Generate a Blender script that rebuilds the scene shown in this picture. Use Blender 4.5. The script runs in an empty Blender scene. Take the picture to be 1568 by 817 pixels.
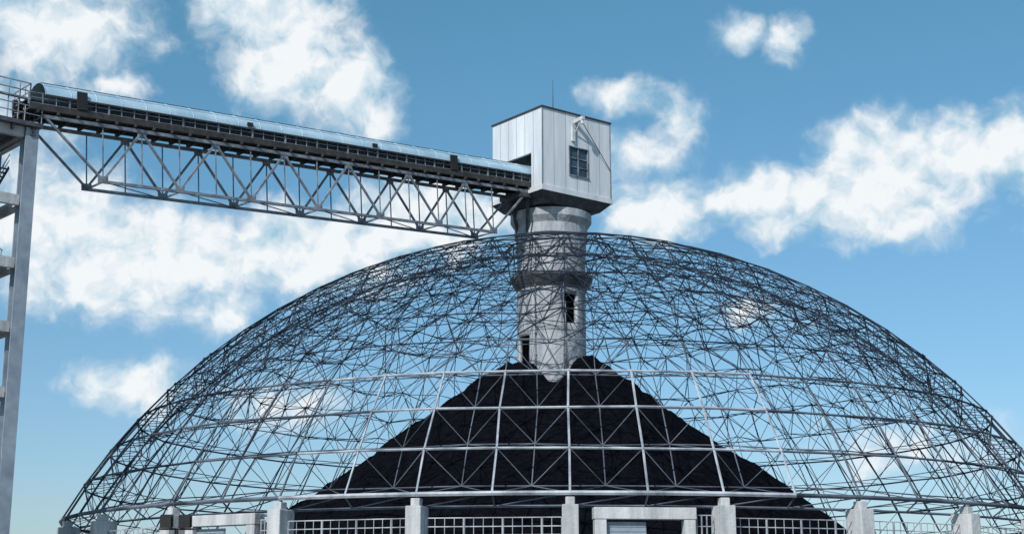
import bpy, math, random
from mathutils import Vector, noise
random.seed(7)
R=math.radians
F_PX=2300.0; PITCH=math.atan(530/2300.0); CH=1.7
scene=bpy.context.scene

# ------------------------------------------------------------ helpers
class MB:
    def __init__(s): s.v=[]; s.f=[]
    def tube(s,a,b,r,n=5,r2=None):
        a=Vector(a); b=Vector(b); d=b-a
        if d.length<1e-5: return
        d.normalize(); r2=r if r2 is None else r2
        up=Vector((0,0,1)) if abs(d.z)<.9 else Vector((1,0,0))
        x=d.cross(up).normalized(); y=d.cross(x)
        i=len(s.v)
        for p,rr in ((a,r),(b,r2)):
            for k in range(n):
                t=2*math.pi*k/n
                s.v.append(p+x*math.cos(t)*rr+y*math.sin(t)*rr)
        for k in range(n):
            s.f.append((i+k,i+(k+1)%n,i+n+(k+1)%n,i+n+k))
        s.f.append(tuple(i+k for k in range(n))[::-1]); s.f.append(tuple(i+n+k for k in range(n)))
    def beam(s,a,b,w,h):
        a=Vector(a); b=Vector(b); d=(b-a).normalized()
        up=Vector((0,0,1)) if abs(d.z)<.95 else Vector((0.64,-0.77,0))
        x=d.cross(up).normalized(); y=x.cross(d)
        i=len(s.v)
        for p in (a,b):
            for sx,sy in ((-1,-1),(1,-1),(1,1),(-1,1)):
                s.v.append(p+x*sx*w/2+y*sy*h/2)
        for k in range(4): s.f.append((i+k,i+(k+1)%4,i+4+(k+1)%4,i+4+k))
        s.f.append((i+3,i+2,i+1,i)); s.f.append((i+4,i+5,i+6,i+7))
    def ibeam(s,a,b,w,h,t=0.12):
        a=Vector(a); b=Vector(b); d=(b-a).normalized()
        up=Vector((0,0,1)) if abs(d.z)<.95 else Vector((0.64,-0.77,0))
        x=d.cross(up).normalized(); y=x.cross(d)
        s.beam(a+y*(h/2-t/2),b+y*(h/2-t/2),w,t)
        s.beam(a-y*(h/2-t/2),b-y*(h/2-t/2),w,t)
        s.beam(a,b,t,h-2*t-.004)
    def box(s,o,ex,ey,ez):
        o=Vector(o); ex=Vector(ex); ey=Vector(ey); ez=Vector(ez); i=len(s.v)
        for c in ((0,0,0),(1,0,0),(1,1,0),(0,1,0),(0,0,1),(1,0,1),(1,1,1),(0,1,1)):
            s.v.append(o+ex*c[0]+ey*c[1]+ez*c[2])
        for q in ((3,2,1,0),(4,5,6,7),(0,1,5,4),(1,2,6,5),(2,3,7,6),(3,0,4,7)):
            s.f.append(tuple(i+k for k in q))
    def lathe(s,c,prof,n=64):
        i=len(s.v); m=len(prof)
        for k in range(n):
            t=2*math.pi*k/n
            for r,z in prof: s.v.append(Vector((c[0]+r*math.cos(t),c[1]+r*math.sin(t),z)))
        for k in range(n):
            k2=(k+1)%n
            for j in range(m-1):
                s.f.append((i+k*m+j,i+k2*m+j,i+k2*m+j+1,i+k*m+j+1))
    def ball(s,p,r):
        p=Vector(p); i=len(s.v)
        for d in ((1,0,0),(-1,0,0),(0,1,0),(0,-1,0),(0,0,1),(0,0,-1)): s.v.append(p+Vector(d)*r)
        for q in ((0,2,4),(2,1,4),(1,3,4),(3,0,4),(2,0,5),(1,2,5),(3,1,5),(0,3,5)): s.f.append(tuple(i+k for k in q))
    def build(s,name,mat,parent=None,smooth=False,bevel=0):
        me=bpy.data.meshes.new(name); me.from_pydata([tuple(v) for v in s.v],[],s.f); me.update()
        ob=bpy.data.objects.new(name,me); scene.collection.objects.link(ob)
        me.materials.append(mat)
        if parent: ob.parent=parent
        if smooth:
            for p in me.polygons: p.use_smooth=True
        if bevel:
            m=ob.modifiers.new('b','BEVEL'); m.width=bevel; m.segments=2; m.limit_method='ANGLE'
        return ob
def empty(name):
    e=bpy.data.objects.new(name,None); scene.collection.objects.link(e); return e

def mat(name,c1,c2=None,rough=.6,metal=0,scale=1.0,bump=0,bscale=8,streak=False,spec=.5,lo=.35,hi=.65):
    m=bpy.data.materials.new(name); m.use_nodes=True; nt=m.node_tree; N=nt.nodes; L=nt.links
    b=N['Principled BSDF']; b.inputs['Roughness'].default_value=rough; b.inputs['Metallic'].default_value=metal
    b.inputs['Specular IOR Level'].default_value=spec
    c2=c2 or tuple(x*.6 for x in c1)
    tc=N.new('ShaderNodeTexCoord'); mp=N.new('ShaderNodeMapping'); L.new(tc.outputs['Object'],mp.inputs[0])
    mp.inputs['Scale'].default_value=(1,1,.12) if streak else (1,1,1)
    n=N.new('ShaderNodeTexNoise'); n.inputs['Scale'].default_value=scale; n.inputs['Detail'].default_value=6; n.inputs['Roughness'].default_value=.65
    L.new(mp.outputs[0],n.inputs['Vector'])
    r=N.new('ShaderNodeValToRGB'); r.color_ramp.elements[0].position=lo; r.color_ramp.elements[1].position=hi
    r.color_ramp.elements[0].color=(*c2,1); r.color_ramp.elements[1].color=(*c1,1)
    L.new(n.outputs['Fac'],r.inputs[0]); L.new(r.outputs[0],b.inputs['Base Color'])
    if bump:
        n2=N.new('ShaderNodeTexNoise'); n2.inputs['Scale'].default_value=bscale; n2.inputs['Detail'].default_value=6
        L.new(tc.outputs['Object'],n2.inputs['Vector'])
        bp=N.new('ShaderNodeBump'); bp.inputs['Strength'].default_value=bump; bp.inputs['Distance'].default_value=.2
        L.new(n2.outputs['Fac'],bp.inputs['Height']); L.new(bp.outputs[0],b.inputs['Normal'])
    return m
M_conc=mat('concrete',(.56,.57,.58),(.30,.31,.33),.85,scale=.9,bump=.25,bscale=3,streak=True)
M_col=mat('column_concrete',(.48,.50,.53),(.21,.23,.27),.85,scale=1.5,bump=.3,bscale=3,streak=True,lo=.32,hi=.68)
M_band=mat('formwork_joint',(.17,.19,.22),(.09,.10,.12),.9,scale=1.3)
M_clad=mat('white_cladding',(.72,.74,.77),(.52,.55,.59),.5,scale=.7,streak=True)
M_trim=mat('dark_trim',(.05,.055,.065),(.03,.03,.04),.6)
M_steel=mat('grey_steel',(.10,.11,.13),(.045,.05,.06),.5,scale=1.5,spec=.3)
M_truss=mat('truss_paint',(.27,.30,.34),(.09,.10,.13),.5,scale=1.2)
M_light=mat('light_steel',(.62,.64,.67),(.35,.37,.40),.45,scale=1.2)
M_netlit_grille=mat('frame_lit_tone_grille_paint',(.50,.53,.58),(.15,.17,.21),.5,scale=.5)  # lit look of the frame steel put into the colour; also the grille paint
M_net=mat('space_frame_silhouette_tone',(.040,.053,.078),(.012,.017,.028),.7,scale=.35,spec=.12)  # same frame steel, its dark look against bright sky put into the colour
M_netmid=mat('space_frame_mid_tone',(.15,.175,.22),(.03,.038,.052),.6,scale=.3,spec=.2)  # in-between tone of the same frame steel; base ring too
M_coal=mat('coal',(.0060,.0060,.0095),(.0022,.0024,.0045),.95,scale=1.5,bump=.6,bscale=4,spec=.03)
M_glass=mat('window_glass',(.05,.09,.13),(.02,.03,.05),.12,scale=.5)
M_gal=mat('gallery_sheet',(.50,.66,.76),(.33,.49,.61),.3,metal=.1,scale=.45)
M_deck=mat('gallery_deck',(.060,.057,.055),(.020,.020,.022),.8,scale=1.5)
M_door=mat('door_sheet',(.30,.36,.42),(.18,.22,.28),.5,scale=.6)
M_ground=mat('yard_ground',(.30,.29,.27),(.16,.15,.14),.95,scale=.15,bump=.3,bscale=2)
M_black=mat('black_rubber',(.02,.02,.022),(.01,.01,.012),.7)

# ------------------------------------------------------------ ground
g=MB(); S=4000
g.v=[Vector((-S,-S,0)),Vector((S,-S,0)),Vector((S,S,0)),Vector((-S,S,0))]; g.f=[(0,1,2,3)]
g.build('ground',M_ground)

# ------------------------------------------------------------ dome
DC=Vector((4.6,140,0)); SR=50.1; ZC=-16+CH
PH=R(-90-1.2)
TH0,TH1,NK=5.9,62.1,14
CELL=3.05
dome=empty('storage_dome')
def rp(th,rad,n,half,j):
    r=rad*math.sin(th); pts=[]
    for i in range(n):
        a=PH+2*math.pi*(i+half)/n
        a2=a+random.uniform(-j,j)/max(r,3); t2=th+random.uniform(-j,j)/SR
        pts.append((a,Vector((DC.x+rad*math.sin(t2)*math.cos(a2),DC.y+rad*math.sin(t2)*math.sin(a2),ZC+rad*math.cos(t2)))))
    return pts
def cnt(k,r): return 56 if k>=10 else max(12,int(round(2*math.pi*r/CELL)))
outer=[]; inner=[]
for k in range(NK+1):
    th=R(TH0+(TH1-TH0)*k/NK)
    outer.append(rp(th,SR,cnt(k,SR*math.sin(th)),0,0 if k in(0,NK) else (.65 if k<10 else .07)))
for k in range(NK):
    th=R(TH0+(TH1-TH0)*(k+.5)/NK); rad=SR-1.8
    inner.append(rp(th,rad,cnt(k,rad*math.sin(th)),.5,.7 if k<10 else .10))
dark=MB(); mid=MB(); bright=MB()
def frontness(p):  # lighter colour for low front members, standing in for light on them
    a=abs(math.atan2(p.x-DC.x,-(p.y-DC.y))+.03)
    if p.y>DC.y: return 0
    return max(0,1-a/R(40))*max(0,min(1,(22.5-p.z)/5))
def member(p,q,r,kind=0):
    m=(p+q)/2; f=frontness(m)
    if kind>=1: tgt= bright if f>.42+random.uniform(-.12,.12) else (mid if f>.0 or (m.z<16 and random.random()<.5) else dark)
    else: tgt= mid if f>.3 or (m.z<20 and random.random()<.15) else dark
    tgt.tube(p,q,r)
def zipper(A,B,r,kind):
    nA,nB=len(A),len(B); i=j=0
    while i<nA or j<nB:
        member(A[i%nA][1],B[j%nB][1],r,kind)
        if (i+1)/nA<=(j+1)/nB: i+=1
        else: j+=1
for k in range(NK+1):
    P=outer[k]; n=len(P)
    rr=.085 if k>=11 else .052
    if k==NK: rr=.15
    if k==0: rr=.10
    for i in range(n):
        if 0<k<10 and random.random()<.05: continue
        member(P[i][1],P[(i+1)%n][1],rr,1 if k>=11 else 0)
    if k<NK:
        Q=outer[k+1]
        if n==56 and len(Q)==56:
            for i in range(n):
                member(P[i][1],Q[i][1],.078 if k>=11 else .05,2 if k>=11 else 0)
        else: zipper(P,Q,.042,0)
for k in range(NK):
    P=inner[k]; n=len(P)
    for i in range(n):
        member(P[i][1],P[(i+1)%n][1],.045 if k>=10 else .036,0)
    if k<NK-1:
        Q=inner[k+1]
        if n==56 and len(Q)==56:
            for i in range(n):
                member(P[i][1],Q[i][1],.042,0)
        else: zipper(P,Q,.032,0)
    for O in (outer[k],outer[k+1]):
        m=len(O)
        for i in range(n):
            f=(i+.5)/n*m
            for idx in (math.floor(f),math.ceil(f)):
                member(P[i][1],O[int(idx)%m][1],.032 if k>=9 else .027,0)
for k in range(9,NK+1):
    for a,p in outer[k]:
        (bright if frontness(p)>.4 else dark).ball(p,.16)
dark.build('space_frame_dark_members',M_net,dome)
mid.build('space_frame_mid_tone_members',M_netmid,dome)
bright.build('space_frame_lit_tone_members',M_netlit_grille,dome)  # same steel as the dark members, only coloured as if brightly lit
BR=SR*math.sin(R(TH1)); BZ=ZC+SR*math.cos(R(TH1))
posts=MB(); ringb=MB()
for i in range(56):
    a=PH+2*math.pi*i/56; b=PH+2*math.pi*(i+1)/56
    p=Vector((DC.x+(BR-1.2)*math.cos(a),DC.y+(BR-1.2)*math.sin(a),BZ-.75)); q=Vector((DC.x+(BR-1.2)*math.cos(b),DC.y+(BR-1.2)*math.sin(b),BZ-.75))
    ringb.tube(p,q,.09)
    po=Vector((DC.x+BR*math.cos(a),DC.y+BR*math.sin(a),BZ)); ringb.tube(p,po,.06)
    qo=Vector((DC.x+BR*math.cos(b),DC.y+BR*math.sin(b),BZ)); ringb.tube(p,qo,.045)
    if i%2==0:
        rad=Vector((math.cos(a),math.sin(a),0)); tan=Vector((-math.sin(a),math.cos(a),0))
        c=DC+rad*BR
        top=BZ-.75
        posts.box(c-rad*1.1-tan*.52,rad*1.7,tan*1.04,Vector((0,0,top)))
        posts.box(c-rad*.5-tan*.3+Vector((0,0,top)),rad*.7,tan*.6,Vector((0,0,.5)))
posts.build('concrete_posts',M_conc,dome,bevel=.05)
ringb.build('base_ring',M_netmid,dome)

wall=empty('perimeter_wall'); wl=MB(); gr=MB()
WR=BR-.35
def sector_pt(a,r,z): return Vector((DC.x+r*math.cos(a),DC.y+r*math.sin(a),z))
PORT={0,25}
for s in range(28):
    a0=PH+2*math.pi*(2*s)/56; a1=PH+2*math.pi*(2*s+2)/56
    e=.55/BR
    p=sector_pt(a0+e,WR,0); q=sector_pt(a1-e,WR,0); d=(q-p); L=d.length; d.normalize(); nrm=Vector((d.y,-d.x,0))
    if s in PORT: continue
    wl.box(p-nrm*.12,d*L,nrm*.24,Vector((0,0,5.9)))
    z0,z1=5.95,7.65
    for z in (z0+.05,z0+.62,z0+1.15,z1): gr.beam(p+Vector((0,0,z)),q+Vector((0,0,z)),.05,.06)
    m=int(L/.62)
    for i in range(m+1):
        x=p+d*(L*i/m); gr.beam(x+Vector((0,0,z0)),x+Vector((0,0,z1)),.035 if i%4 else .10,.035 if i%4 else .10)
wl.build('wall_panels',M_conc,wall)
gr.build('wall_grille',M_netlit_grille,wall)

def portal(s,name):
    par=empty(name)
    a0=PH+2*math.pi*(2*s)/56; a1=PH+2*math.pi*(2*s+2)/56
    e=.6/BR
    p=sector_pt(a0+e,WR,0); q=sector_pt(a1-e,WR,0); d=(q-p); L=d.length; d.normalize(); nrm=Vector((d.y,-d.x,0))
    fr=MB(); W=L-2.2; off=p+d*.9
    H=8.25
    fr.box(off-nrm*.4,d*.75,nrm*.9,Vector((0,0,H-.75)))
    fr.box(off+d*(W-.75)-nrm*.4,d*.75,nrm*.9,Vector((0,0,H-.75)))
    fr.box(off-nrm*.45-d*.05+Vector((0,0,H-.745)),d*(W+.1),nrm*1.0,Vector((0,0,.745)))
    fr.build('portal_frame',M_conc,par,bevel=.04)
    dr=MB()
    dw=(W-1.5)*.52
    dr.box(off+d*.76-nrm*.05,d*dw,nrm*.1,Vector((0,0,H-.9)))
    n=int((H-.9)/.3)
    for i in range(n): dr.box(off+d*.78+nrm*.052+Vector((0,0,.15+i*.3)),d*(dw-.06),nrm*.04,Vector((0,0,.1)))
    dr.build('sliding_door',M_door,par)
    gl=MB()
    for t in (0,.33,.66,1): gl.beam(off+d*(W+.15+1.0*t)+Vector((0,0,4)),off+d*(W+.15+1.0*t)+Vector((0,0,7.8)),.07,.07)
    for z in (4.5,5.4,6.3,7.1,7.8): gl.beam(off+d*(W+.1)+Vector((0,0,z)),off+d*(W+1.25)+Vector((0,0,z)),.06,.06)
    gl.build('side_grille',M_netlit_grille,par)
portal(0,'entrance_portal'); portal(25,'entrance_portal.001')

fm=MB(); fb=Vector((-21.6,98.0,0))
fm.tube(fb,fb+Vector((0,0,7.0)),.12,10); fm.tube(fb+Vector((-1.1,0,7.0)),fb+Vector((1.1,0,7.0)),.06,8)
for dx in (-.6,.6):
    o=fb+Vector((dx-.4,-.35,7.05)); fm.box(o,Vector((.8,0,0)),Vector((0,.35,.12)),Vector((0,-.12,.75)))
    fm.box(o+Vector((.05,-.2,.02)),Vector((.7,0,0)),Vector((0,.16,.05)),Vector((0,-.1,.65)))
fm.build('flood_light',M_black)

# ------------------------------------------------------------ coal pile
CX,CY=3.75,140.0
pl=MB(); NR,NA=110,220
for j in range(NR+1):
    r=3.0+(39.5-3.0)*(j/NR)**1.1
    for i in range(NA):
        a=2*math.pi*i/NA
        x=r*math.cos(a); y=r*math.sin(a)
        z=24.9-(r-4.2)*.725 if r>4.2 else 24.9-(4.2-r)*1.0
        if 3.8<r<5.6: z-= .35*(1-abs(r-4.7)/.9)
        da=(a-R(-88)+math.pi)%(2*math.pi)-math.pi
        if r<12: z-=2.6*math.exp(-(da/.42)**2)*max(0,1-(r-3)/7)
        nz=noise.fractal(Vector((x*.12,y*.12,3.1)),1.0,2.0,5)
        z+=nz*.9+noise.noise(Vector((x*.9,y*.9,1)))*.28+ random.uniform(-.07,.07)
        pl.v.append(Vector((CX+x,CY+y,max(z,-.4))))
for j in range(NR):
    for i in range(NA):
        pl.f.append((j*NA+i,(j+1)*NA+i,(j+1)*NA+(i+1)%NA,j*NA+(i+1)%NA))
pl.build('coal_pile',M_coal)

# ------------------------------------------------------------ central column + headhouse
tower=empty('conveyor_headhouse_tower')
col=MB(); n=96; zs=[0]
z=0
while z<37.9: z=round(z+.55,3); zs.append(z)
r0=3.25
def hole(i,zm):
    a=360*(i+.5)/n
    dx=math.cos(R(a)); fy=math.sin(R(a))
    if fy>0: return False
    if .34<dx<.72 and 27.8<zm<30.8: return True
    if -.95<dx<-.66 and 24.1<zm<26.9: return True
    return False
for zz in zs:
    for i in range(n):
        a=2*math.pi*i/n; col.v.append(Vector((CX+r0*math.cos(a),CY+r0*math.sin(a),zz)))
for j in range(len(zs)-1):
    for i in range(n):
        if hole(i,(zs[j]+zs[j+1])/2): continue
        col.f.append((j*n+i,j*n+(i+1)%n,(j+1)*n+(i+1)%n,(j+1)*n+i))
co=col.build('column_shaft',M_col,tower,smooth=True)
sm=co.modifiers.new('s','SOLIDIFY'); sm.thickness=.35; sm.offset=-1
core=MB(); core.lathe((CX,CY),[(2.2,0),(2.2,37.5)],32); core.build('column_core',M_black,tower)
bd=MB()
for k,zz in enumerate([10.5,12,13.5,15,16.5,18,19.5,21,22.5,24.0,27.3,31.0,34.5]):
    bd.lathe((CX,CY),[(r0-.02,zz),(r0+.012,zz+.01),(r0+.012,zz+.09),(r0-.02,zz+.10)],96)
bd.build('column_bands',M_band,tower)
cap=MB()
cap.lathe((CX,CY),[(r0-.05,35.2),(3.36,35.25),(3.36,36.6),(3.5,36.65),(3.5,37.6),(3.9,38.2),(3.9,38.9),(0,38.9)],72)
cap.build('column_cap',M_col,tower)
clr=MB()
clr.lathe((CX,CY),[(r0-.02,31.5),(r0+.06,31.5),(3.95,32.5),(3.95,32.75),(r0-.02,32.75)],72)
clr.build('support_collar',M_steel,tower)
st=MB()
for i,(a,p) in enumerate(outer[0]):
    q=Vector((CX+3.9*math.cos(a),CY+3.9*math.sin(a),32.7)); st.tube(q,p,.06)
st.build('collar_struts',M_steel,tower)
pp=MB()
for ang,z0,z1,rr in ((-72,22,37.5,.07),(-69,22,30,.05),(-118,22,35.5,.05)):
    x=CX+(r0+.14)*math.cos(R(ang)); y=CY+(r0+.14)*math.sin(R(ang)); pp.tube((x,y,z0),(x,y,z1),rr,8)
    for zz in range(23,int(z1),2): pp.box((x-.12,y-.06,zz),(.24,0,0),(0,.2,0),(0,0,.08))
pp.build('riser_pipes',M_truss,tower)

K=Vector((2.8,134,0)); ANG=R(38)
er=Vector((math.cos(ANG),math.sin(ANG),0)); el=Vector((-math.sin(ANG),math.cos(ANG),0)); UZ=Vector((0,0,1))
LR,LL=8.5,7.6; Z0,Z1=40.45,48.0
hw=MB(); t=.25
wx0,wx1,wz0,wz1=3.35,5.65,42.0,44.75
def wallR(x0,x1,z0,z1): hw.box(K+er*x0+UZ*z0,er*(x1-x0),el*t,UZ*(z1-z0))
wallR(0,wx0,Z0,Z1); wallR(wx1,LR,Z0,Z1); wallR(wx0,wx1,Z0,wz0); wallR(wx0,wx1,wz1,Z1)
def wallL(s0,s1,z0,z1): hw.box(K+el*s0+UZ*z0,er*t,el*(s1-s0),UZ*(z1-z0))
wallL(t+.002,1.6,Z0,Z1); wallL(5.3,LL-t-.002,Z0,Z1); wallL(1.6,5.3,43.9,Z1)
hw.box(K+el*(LL-t)+UZ*Z0,er*LR,el*t,UZ*(Z1-Z0))
hw.box(K+er*(LR-t)+el*(t+.002)+UZ*Z0,er*t,el*(LL-2*t-.004),UZ*(Z1-Z0))
hw.build('walls',M_clad,tower)
rf=MB()
rf.box(K-er*.12-el*.12+UZ*(Z1+.002),er*(LR+.24),el*(LL+.24),UZ*.14)
rf.build('roof',M_trim,tower)
fl=MB()
fl.box(K-er*.15-el*.15+UZ*(Z0-.50),er*(LR+.3),el*(LL+.3),UZ*.495)
fl.build('floor_slab',M_clad,tower)
fz=MB()
tp=[K-er*.05-el*.05,K+er*(LR+.05)-el*.05,K+er*(LR+.05)+el*(LL+.05),K-er*.05+el*(LL+.05)]
c=K+er*LR/2+el*LL/2
fz.v=[p+UZ*(Z0-.51) for p in tp]+[c+(p-c)*.80+UZ*(Z0-1.35) for p in tp]
fz.f=[(0,1,2,3),(4,7,6,5)]+[(k,k+4,(k+1)%4+4,(k+1)%4) for k in range(4)]
fz.build('slab_haunch',M_steel,tower)
sm_=MB()
for i in range(1,6):
    x=LR*i/6
    if wx0-.05<x<wx1+.05:
        sm_.box(K+er*x-el*.012+UZ*Z0,er*.04,el*.012,UZ*(wz0-Z0-.12)); sm_.box(K+er*x-el*.012+UZ*(wz1+.12),er*.04,el*.012,UZ*(Z1-wz1-.13))
    else: sm_.box(K+er*x-el*.012+UZ*Z0,er*.04,el*.012,UZ*(Z1-Z0-.01))
for i in range(1,6):
    s=LL*i/6
    z0=43.95 if 1.5<s<5.4 else Z0
    sm_.box(K+el*s-er*.012+UZ*z0,er*.012,el*.04,UZ*(Z1-z0-.01))
sm_.build('cladding_seams',M_door,tower)
tr=MB()
tr.box(K-er*.05-el*.05+UZ*Z0,er*.10,el*.048,UZ*(Z1-Z0-.01))
tr.box(K+er*(LR-.1)-el*.05+UZ*Z0,er*.15,el*.048,UZ*(Z1-Z0-.01))
tr.build('corner_flashing',M_door,tower)
wn=MB()
wn.box(K+er*wx0+el*.16+UZ*wz0,er*(wx1-wx0),el*.03,UZ*(wz1-wz0)); wn.build('window_glass',M_glass,tower)
wf=MB()
def wb(x0,x1,z0,z1,y=-.04,d=.15): wf.box(K+er*x0+el*y+UZ*z0,er*(x1-x0),el*d,UZ*(z1-z0))
wb(wx0-.1,wx1+.1,wz0-.12,wz0,-.12,.2); wb(wx0-.1,wx1+.1,wz1,wz1+.1); wb(wx0-.1,wx0+.03,wz0+.001,wz1-.001); wb(wx1-.03,wx1+.1,wz0+.001,wz1-.001)
xm=(wx0+wx1)/2
wb(xm-.07,xm+.07,wz0+.001,wz1-.001,.05,.08)
wb(wx0+.03,wx1-.03,wz0+1.7,wz0+1.8,.06,.08)
wb(wx0+.03,xm-.07,wz0+.85,wz0+.91,.07,.06); wb(xm+.07,wx1-.03,wz0+.85,wz0+.91,.07,.06)
wf.build('window_frame',M_truss,tower)
dt=MB()
b0=K+er*4.0-el*.05+UZ*47.3
dt.beam(b0,b0-el*1.3+UZ*.1,.3,.35); dt.tube(b0-el*1.1,b0-el*1.1-UZ*.5,.16,8)
dt.tube(b0-el*.9-UZ*.1,b0-el*.05-UZ*1.1,.07,6)
dt.box(K+er*3.55-el*.22+UZ*45.3,er*.35,el*.19,UZ*1.7)
dt.build('hoist_bracket',M_light,tower)
cb=MB()
cb.tube(b0-el*.9,K+er*(LR-.05)-el*.12+UZ*43.2,.04,5)
cb.tube(K+er*(LR-.05)-el*.12+UZ*43.2,K+er*(LR-.05)-el*.12+UZ*40.4,.04,5)
cb.build('cable',M_steel,tower)
rd=MB()
rp_=K+er*2.6+el*1.5+UZ*48.1
rd.tube(rp_,rp_+UZ*3.6,.06,5,.02); rd.tube(rp_,rp_+UZ*.5,.09,6)
rd.build('lightning_rod',M_steel,tower)

# ------------------------------------------------------------ conveyor gallery
br=empty('conveyor_bridge')
A=Vector((-34.2,104,37.35)); B=K+el*1.95+UZ*40.6
Dv=(B-A); LN=Dv.length; d=Dv.normalized()
nn=Vector((-d.y,d.x,0)).normalized()
up=nn.cross(d); up=-up if up.z<0 else up
W=2.8
def G(s,w,h): return A+d*s+nn*w+up*h
s0,s1=-1.0,LN+1.2
deck=MB()
deck.box(G(s0,0,.0),d*(s1-s0),nn*W,up*.12)
deck.beam(G(s0,-.09,.18),G(s1,-.09,.18),.16,.42); deck.beam(G(s0,W+.09,.18),G(s1,W+.09,.18),.16,.42)
for i in range(int((s1-s0)/1.55)):
    s=s0+.6+i*1.55
    deck.beam(G(s,-.3,-.13),G(s,W+.3,-.13),.14,.24)
deck.beam(G(s0,.7,-.1),G(s1,.7,-.1),.12,.18); deck.beam(G(s0,W-.7,-.1),G(s1,W-.7,-.1),.12,.18)
deck.build('deck',M_deck,br)
bl=MB(); bl.box(G(s0,.7,.7),d*(s1-s0),nn*1.4,up*.12); bl.box(G(s0,W-.07,.4),d*(s1-s0),nn*.05,up*.95)
bl.box(G(s0,.12,.4),d*(s1-s0),nn*.04,up*.35)
bl.build('belt',M_black,br)
rl=MB()
npost=int((s1-s0)/1.03)
for i in range(npost+1):
    s=s0+(s1-s0)*i/npost
    for w in (0,W): rl.beam(G(s,w,.35),G(s,w,1.3),.06 if i%3 else .13,.06 if i%3 else .13)
for w in (0,W):
    for h in (.5,.9,1.28): rl.beam(G(s0,w,h),G(s1,w,h),.05,.05)
rl.build('side_posts',M_truss,br)
rfm=MB(); seg=18
def arc(s,k,extra=0):
    t_=math.pi*k/seg
    return G(s,W/2-(W/2+.12+extra)*math.cos(t_),1.2+(1.22+extra)*math.sin(t_))
ra,rb_=s0+1.2,s1
for s in (ra,rb_):
    for k in range(seg+1): rfm.v.append(arc(s,k))
for s in (ra,rb_):
    for k in range(seg+1): rfm.v.append(arc(s,k,-.04))
n1=seg+1
for k in range(seg):
    rfm.f.append((k,k+1,n1+k+1,n1+k)); rfm.f.append((2*n1+k,3*n1+k,3*n1+k+1,2*n1+k+1))
ro=rfm.build('arched_roof',M_gal,br,smooth=True)
rb=MB(); ns=24
for i in range(ns+1):
    sa=ra+(rb_-ra)*i/ns
    for k in range(seg): rb.beam(arc(sa,k,.012),arc(sa,k+1,.012),.035,.03)
rb.beam(arc(ra,9,.03),arc(rb_,9,.03),.10,.06)
rb.beam(arc(ra,4,.02),arc(rb_,4,.02),.03,.03)
rb.build('roof_ribs',M_gal,br)
ev=MB(); ev.beam(G(ra,-.15,1.17),G(s1,-.15,1.17),.06,.12); ev.beam(arc(ra,7,.03),arc(rb_,7,.03),.04,.05); ev.build('eaves_rail',M_trim,br)
ap=MB()
for f in (.055,.80,.36,.62):
    s=LN*f; big=f in(.055,.80); ap.box(G(s,-.24,.45 if big else 1.35),d*(.8 if big else .5),nn*.12,up*(1.35 if big else .3))
ap.build('access_hatches',M_black,br)
ts=MB(); TD=4.75
nb=[LN*(.100+.1338*i) for i in range(7)]
tn=[0.3]+[(nb[i]+nb[i+1])/2 for i in range(6)]+[LN-.3]
for w in (.05,W-.05):
    ts.beam(G(nb[0],w,-TD),G(nb[-1],w,-TD),.2,.22)
    ts.beam(G(0,w,-.42),G(LN-.2,w,-.42),.2,.26)
    for i,b in enumerate(nb):
        ts.beam(G(tn[i],w,-.5),G(b,w,-TD+.1),.16,.16)
        ts.beam(G(b,w,-TD+.1),G(tn[i+1],w,-.5),.16,.16)
        ts.beam(G(b,w,-TD+.1),G(b,w,-.5),.08,.08)
        if i<6: ts.beam(G(tn[i+1],w,-.5),G(tn[i+1],w,-TD+.1),.08,.08)
        ts.box(G(b-.4,w-.06,-TD-.12),d*.8,nn*.12,up*.55)
        if i<6: ts.box(G(tn[i+1]-.35,w-.06,-.85),d*.7,nn*.12,up*.45)
for i,b in enumerate(nb):
    ts.beam(G(b,.05,-TD),G(b,W-.05,-TD),.12,.12)
    if i<6:
        ts.beam(G(b,.05,-TD),G(nb[i+1],W-.05,-TD),.07,.07)
ts.build('under_truss',M_truss,br)
bk=MB()
bk.beam(B+nn*.3-up*1.0,Vector((CX-2.3,CY-2.2,36.4)),.3,.35); bk.beam(B+nn*2.5-up*1.0,Vector((CX-3.0,CY-.8,36.4)),.3,.35)
bk.box(B-d*1.2-up*1.0+nn*(-.1),d*2.8,nn*3.0,up*.45)
bk.build('bearing_bracket',M_steel,br)

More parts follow.
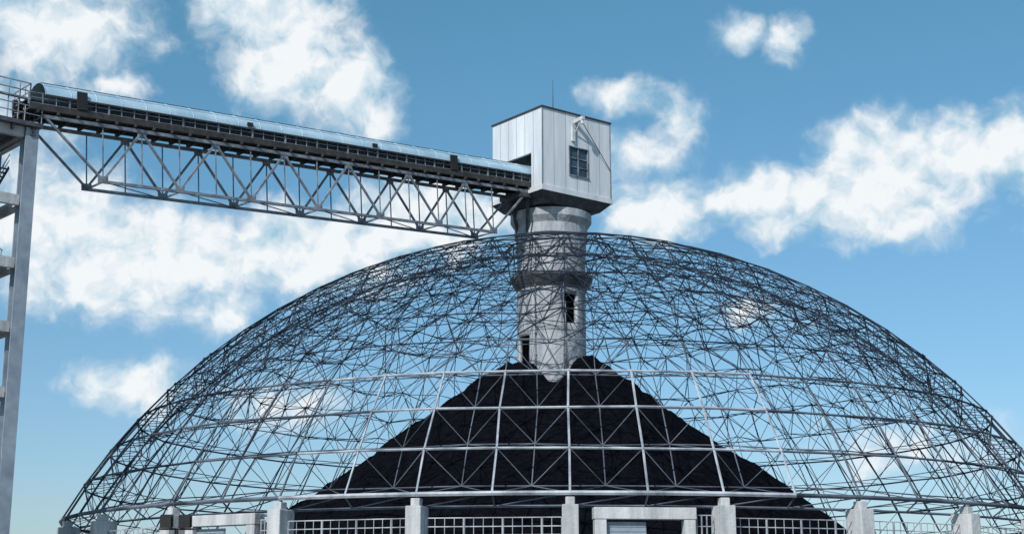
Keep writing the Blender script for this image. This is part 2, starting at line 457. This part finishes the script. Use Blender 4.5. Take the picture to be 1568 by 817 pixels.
# ------------------------------------------------------------ support tower on left
tw=empty('conveyor_support_tower')
e1=Vector((-d.x,-d.y,0)).normalized(); e2=nn
C0=Vector((-35.0,104.1,0)); SZ=6.5
C=[C0,C0+e1*SZ,C0+e1*SZ+e2*SZ,C0+e2*SZ]
tt=MB()
for c_ in C: tt.ibeam(c_,c_+UZ*35.9,.95,1.0,.14)
tt.build('legs',M_door,tw)
tb=MB(); lev=[5.8+CH,10.4+CH,15+CH,19.6+CH,24.2+CH,28.8+CH,33.9+CH]
for z in lev:
    for i in range(4):
        p=C[i]+UZ*z; q=C[(i+1)%4]+UZ*z; u=(q-p).normalized()
        tb.beam(p+u*.5,q-u*.5,.4,.75)
tb.build('cross_beams',M_conc,tw)
tx=MB()
for k,z in enumerate(lev[:-1]):
    z2=lev[k+1]
    tx.beam(C[1]+UZ*z,C[2]+UZ*z2,.16,.16)
    s1_,s2_=C0+e1*1.0+e2*.9, C0+e1*1.0+e2*5.4
    if k%2: s1_,s2_=s2_,s1_
    zm=(z+z2)/2; sh=e1*1.1
    for (a_,b_) in ((s1_+UZ*z,s2_+UZ*zm),(s2_+sh+UZ*zm,s1_+sh+UZ*z2)):
        for o in (0,.9):
            tx.beam(a_+e1*o,b_+e1*o,.08,.25); tx.tube(a_+e1*o+UZ*1,b_+e1*o+UZ*1,.035); tx.tube(a_+e1*o+UZ*.55,b_+e1*o+UZ*.55,.025)
        for j in range(12):
            m_=a_.lerp(b_,(j+.5)/12); tx.box(m_-e2*.13,e2*.26,e1*.9,UZ*.05)
            if j%3==0: tx.tube(m_,m_+UZ,.025); tx.tube(m_+e1*.9,m_+e1*.9+UZ,.025)
    tx.box(C0+e1*.9+e2*.5+UZ*(z+.38),e1*4,e2*5.4,UZ*.08)
tx.build('stairs_and_bracing',M_steel,tw)
pf=MB()
pf.box(C0-e1*.6-e2*.8+UZ*35.95,e1*(SZ+1.4),e2*(SZ+1.6),UZ*.3)
pf.ibeam(C0-e2*.6+UZ*35.6,C0+e2*(SZ+.6)+UZ*35.6,.4,.6)
for i in range(5): pf.beam(C0+e1*(i*1.5)-e2*.7+UZ*35.75,C0+e1*(i*1.5)+e2*(SZ+.7)+UZ*35.75,.15,.36)
pf.build('top_platform',M_steel,tw)
hr=MB(); zt=36.25
cs=[C0-e1*.5-e2*.7,C0+e1*(SZ+.7)-e2*.7,C0+e1*(SZ+.7)+e2*(SZ+.7),C0-e1*.5+e2*(SZ+.7)]
for i in range(4):
    p,q=cs[i]+UZ*zt,cs[(i+1)%4]+UZ*zt
    for h in (.6,1.2): 
        hr.tube(p+UZ*h,q+UZ*h,.045)
    for j in range(6): x=p.lerp(q,j/6); hr.tube(x,x+UZ*1.2,.04)
for i,(a_,b_) in enumerate(((C0+e1*.2,C0+e1*2.6),(C0+e1*2.6,C0+e1*2.6+e2*2.8),(C0+e1*.2,C0+e1*.2+e2*2.8))):
    p,q=a_+UZ*38.2,b_+UZ*38.2
    hr.beam(p,q,.3,.12)
    for h in (.6,1.2): hr.tube(p+UZ*h,q+UZ*h,.05)
    for j in range(4): x=p.lerp(q,j/3); hr.tube(x-UZ*2.0,x+UZ*1.2,.05)
hr.build('handrails',M_truss,tw)

# ------------------------------------------------------------ camera
cam=bpy.data.cameras.new('camera'); co=bpy.data.objects.new('camera',cam); scene.collection.objects.link(co)
co.location=(0,0,CH); co.rotation_euler=(math.pi/2+PITCH,0,0)
cam.sensor_width=36; cam.lens=36*F_PX/1568; cam.clip_end=10000; scene.camera=co

# ------------------------------------------------------------ sun + sky
sd=Vector((-.37,-.70,.61)).normalized()
sl=bpy.data.lights.new('sun','SUN'); sl.energy=4.0; sl.angle=R(.5); sl.color=(1,.96,.91)
so=bpy.data.objects.new('sun',sl); scene.collection.objects.link(so); so.rotation_euler=sd.to_track_quat('Z','Y').to_euler()
w=bpy.data.worlds.new('World'); scene.world=w; w.use_nodes=True; nt=w.node_tree; N=nt.nodes; L=nt.links; N.clear()
w.cycles.sampling_method='MANUAL'; w.cycles.sample_map_resolution=256
out=N.new('ShaderNodeOutputWorld'); bg=N.new('ShaderNodeBackground'); bg.inputs['Strength'].default_value=.1; L.new(bg.outputs[0],out.inputs[0])
sky=N.new('ShaderNodeTexSky'); sky.sky_type='NISHITA'; sky.sun_disc=False
sky.sun_elevation=math.asin(sd.z); sky.sun_rotation=math.atan2(sd.x,sd.y)%(2*math.pi); sky.air_density=1.0; sky.dust_density=.6; sky.ozone_density=2.0
def mth(op,a,b=None,c=None,clamp=False):
    m=N.new('ShaderNodeMath'); m.operation=op; m.use_clamp=clamp
    for i,x in enumerate((a,b,c)):
        if x is None: continue
        if isinstance(x,(int,float)): m.inputs[i].default_value=x
        else: L.new(x,m.inputs[i])
    return m.outputs[0]
def vm(op,a,b=None,c=None):
    m=N.new('ShaderNodeVectorMath'); m.operation=op
    for i,x in enumerate((a,b,c)):
        if x is None: continue
        if isinstance(x,tuple): m.inputs[i].default_value=x
        else: L.new(x,m.inputs[i])
    return m
tc=N.new('ShaderNodeTexCoord'); sx=N.new('ShaderNodeSeparateXYZ'); L.new(tc.outputs['Generated'],sx.inputs[0])
hz=N.new('ShaderNodeMapRange'); hz.inputs[1].default_value=.05; hz.inputs[2].default_value=.40; L.new(sx.outputs[2],hz.inputs[0])
tcol=N.new('ShaderNodeMix'); tcol.data_type='RGBA'; L.new(hz.outputs[0],tcol.inputs[0]); tcol.inputs[6].default_value=(.80,.93,1.10,1); tcol.inputs[7].default_value=(.72,1.25,1.22,1)
tint=N.new('ShaderNodeMix'); tint.data_type='RGBA'; tint.blend_type='MULTIPLY'; tint.inputs[0].default_value=1
L.new(sky.outputs[0],tint.inputs[6]); L.new(tcol.outputs[2],tint.inputs[7])
az=mth('ARCTAN2',sx.outputs[0],sx.outputs[1]); eln=mth('ARCSINE',sx.outputs[2])
cmb=N.new('ShaderNodeCombineXYZ'); L.new(az,cmb.inputs[0]); L.new(eln,cmb.inputs[1]); P=cmb.outputs[0]
def tn_(vec,scale,detail,rough):
    n=N.new('ShaderNodeTexNoise'); n.inputs['Scale'].default_value=scale; n.inputs['Detail'].default_value=detail; n.inputs['Roughness'].default_value=rough
    L.new(vec,n.inputs['Vector']); return n
wn_=tn_(P,30,3,.55)
PW=vm('MULTIPLY_ADD',vm('SUBTRACT',wn_.outputs['Color'],(.5,.5,.5)).outputs[0],(.026,.024,0),P).outputs[0]
def px2(x,y):
    X=(x-784)/F_PX; Y=(408-y)/F_PX
    f=math.cos(PITCH)-Y*math.sin(PITCH); u=math.sin(PITCH)+Y*math.cos(PITCH)
    return math.atan2(X,f), math.atan2(u,math.hypot(X,f))
blobs=[(70,40,150,75,1.0),(180,132,48,22,.85),
(420,15,115,65,1.35),(455,95,100,75,1.25),(540,140,70,60,1.05),(575,175,32,45,.8),
(95,345,115,85,1.2),(270,385,120,68,1.4),(170,425,160,55,1.1),(335,480,55,36,.8),(480,385,150,65,1.4),(640,340,140,58,1.3),
(205,590,85,36,1.0),(440,615,75,35,.65),
(955,150,60,24,.85),(1040,185,42,42,.9),(980,235,65,32,.8),(1005,325,85,44,1.3),
(1350,245,95,62,1.4),(1460,240,62,60,1.4),(1340,305,140,58,1.3),(1150,300,105,36,1.1),(1190,350,50,28,1.05),
(1565,220,62,56,1.3),(1130,50,42,24,.8),(1202,54,30,30,.9),(1160,478,50,20,.55),(1385,690,120,40,.42),
(-150,200,200,120,1),(1850,300,180,80,1),(700,-220,220,70,1)]
acc=None
for (bx,by,rx,ry,a) in blobs:
    c=px2(bx,by); q=1.35
    ax,ay=q*rx/F_PX,q*ry/F_PX
    l=vm('MULTIPLY_ADD',PW,(1/ax,1/ay,0),(-c[0]/ax,-c[1]/ay,0)).outputs[0]
    ln=vm('LENGTH',l).outputs['Value']
    v=mth('MULTIPLY_ADD',ln,-a,a)
    acc=v if acc is None else mth('SMOOTH_MAX',acc,v,.15)
ngen=tn_(P,2.2,3,.5); gen=mth('MULTIPLY_ADD',ngen.outputs['Fac'],3.0,-1.65)
back=mth('MULTIPLY_ADD',sx.outputs[1],-6,2.0); gen2=mth('MINIMUM',gen,back)
acc=mth('MAXIMUM',mth('MAXIMUM',acc,gen2),-1.0)
f1=tn_(PW,36,8,.56)
dens=mth('MULTIPLY_ADD',f1.outputs['Fac'],1.35,mth('ADD',acc,-.80))
mr=N.new('ShaderNodeMapRange'); mr.interpolation_type='SMOOTHSTEP'; mr.inputs[1].default_value=-.26; mr.inputs[2].default_value=.58; L.new(dens,mr.inputs[0])
f2=tn_(vm('ADD',PW,(-.005,.011,0)).outputs[0],36,3,.5)
df=mth('SUBTRACT',f1.outputs['Fac'],f2.outputs['Fac'])
lit=mth('MULTIPLY_ADD',df,1.7,mth('MULTIPLY_ADD',dens,.30,.46),clamp=True)
ccol=N.new('ShaderNodeValToRGB'); ccol.color_ramp.elements[0].color=(.40,.62,.77,1); ccol.color_ramp.elements[0].position=.15
ccol.color_ramp.elements[1].color=(.95,.98,1,1); ccol.color_ramp.elements[1].position=.78
L.new(lit,ccol.inputs[0])
cs_=vm('MULTIPLY',ccol.outputs[0],(9.7,9.7,9.7)).outputs[0]
mx=N.new('ShaderNodeMix'); mx.data_type='RGBA'; L.new(mth('MULTIPLY',mr.outputs[0],.97),mx.inputs[0]); L.new(tint.outputs[2],mx.inputs[6]); L.new(cs_,mx.inputs[7])
L.new(mx.outputs[2],bg.inputs[0])
scene.view_settings.view_transform='Standard'; scene.view_settings.look='None'; scene.view_settings.exposure=0
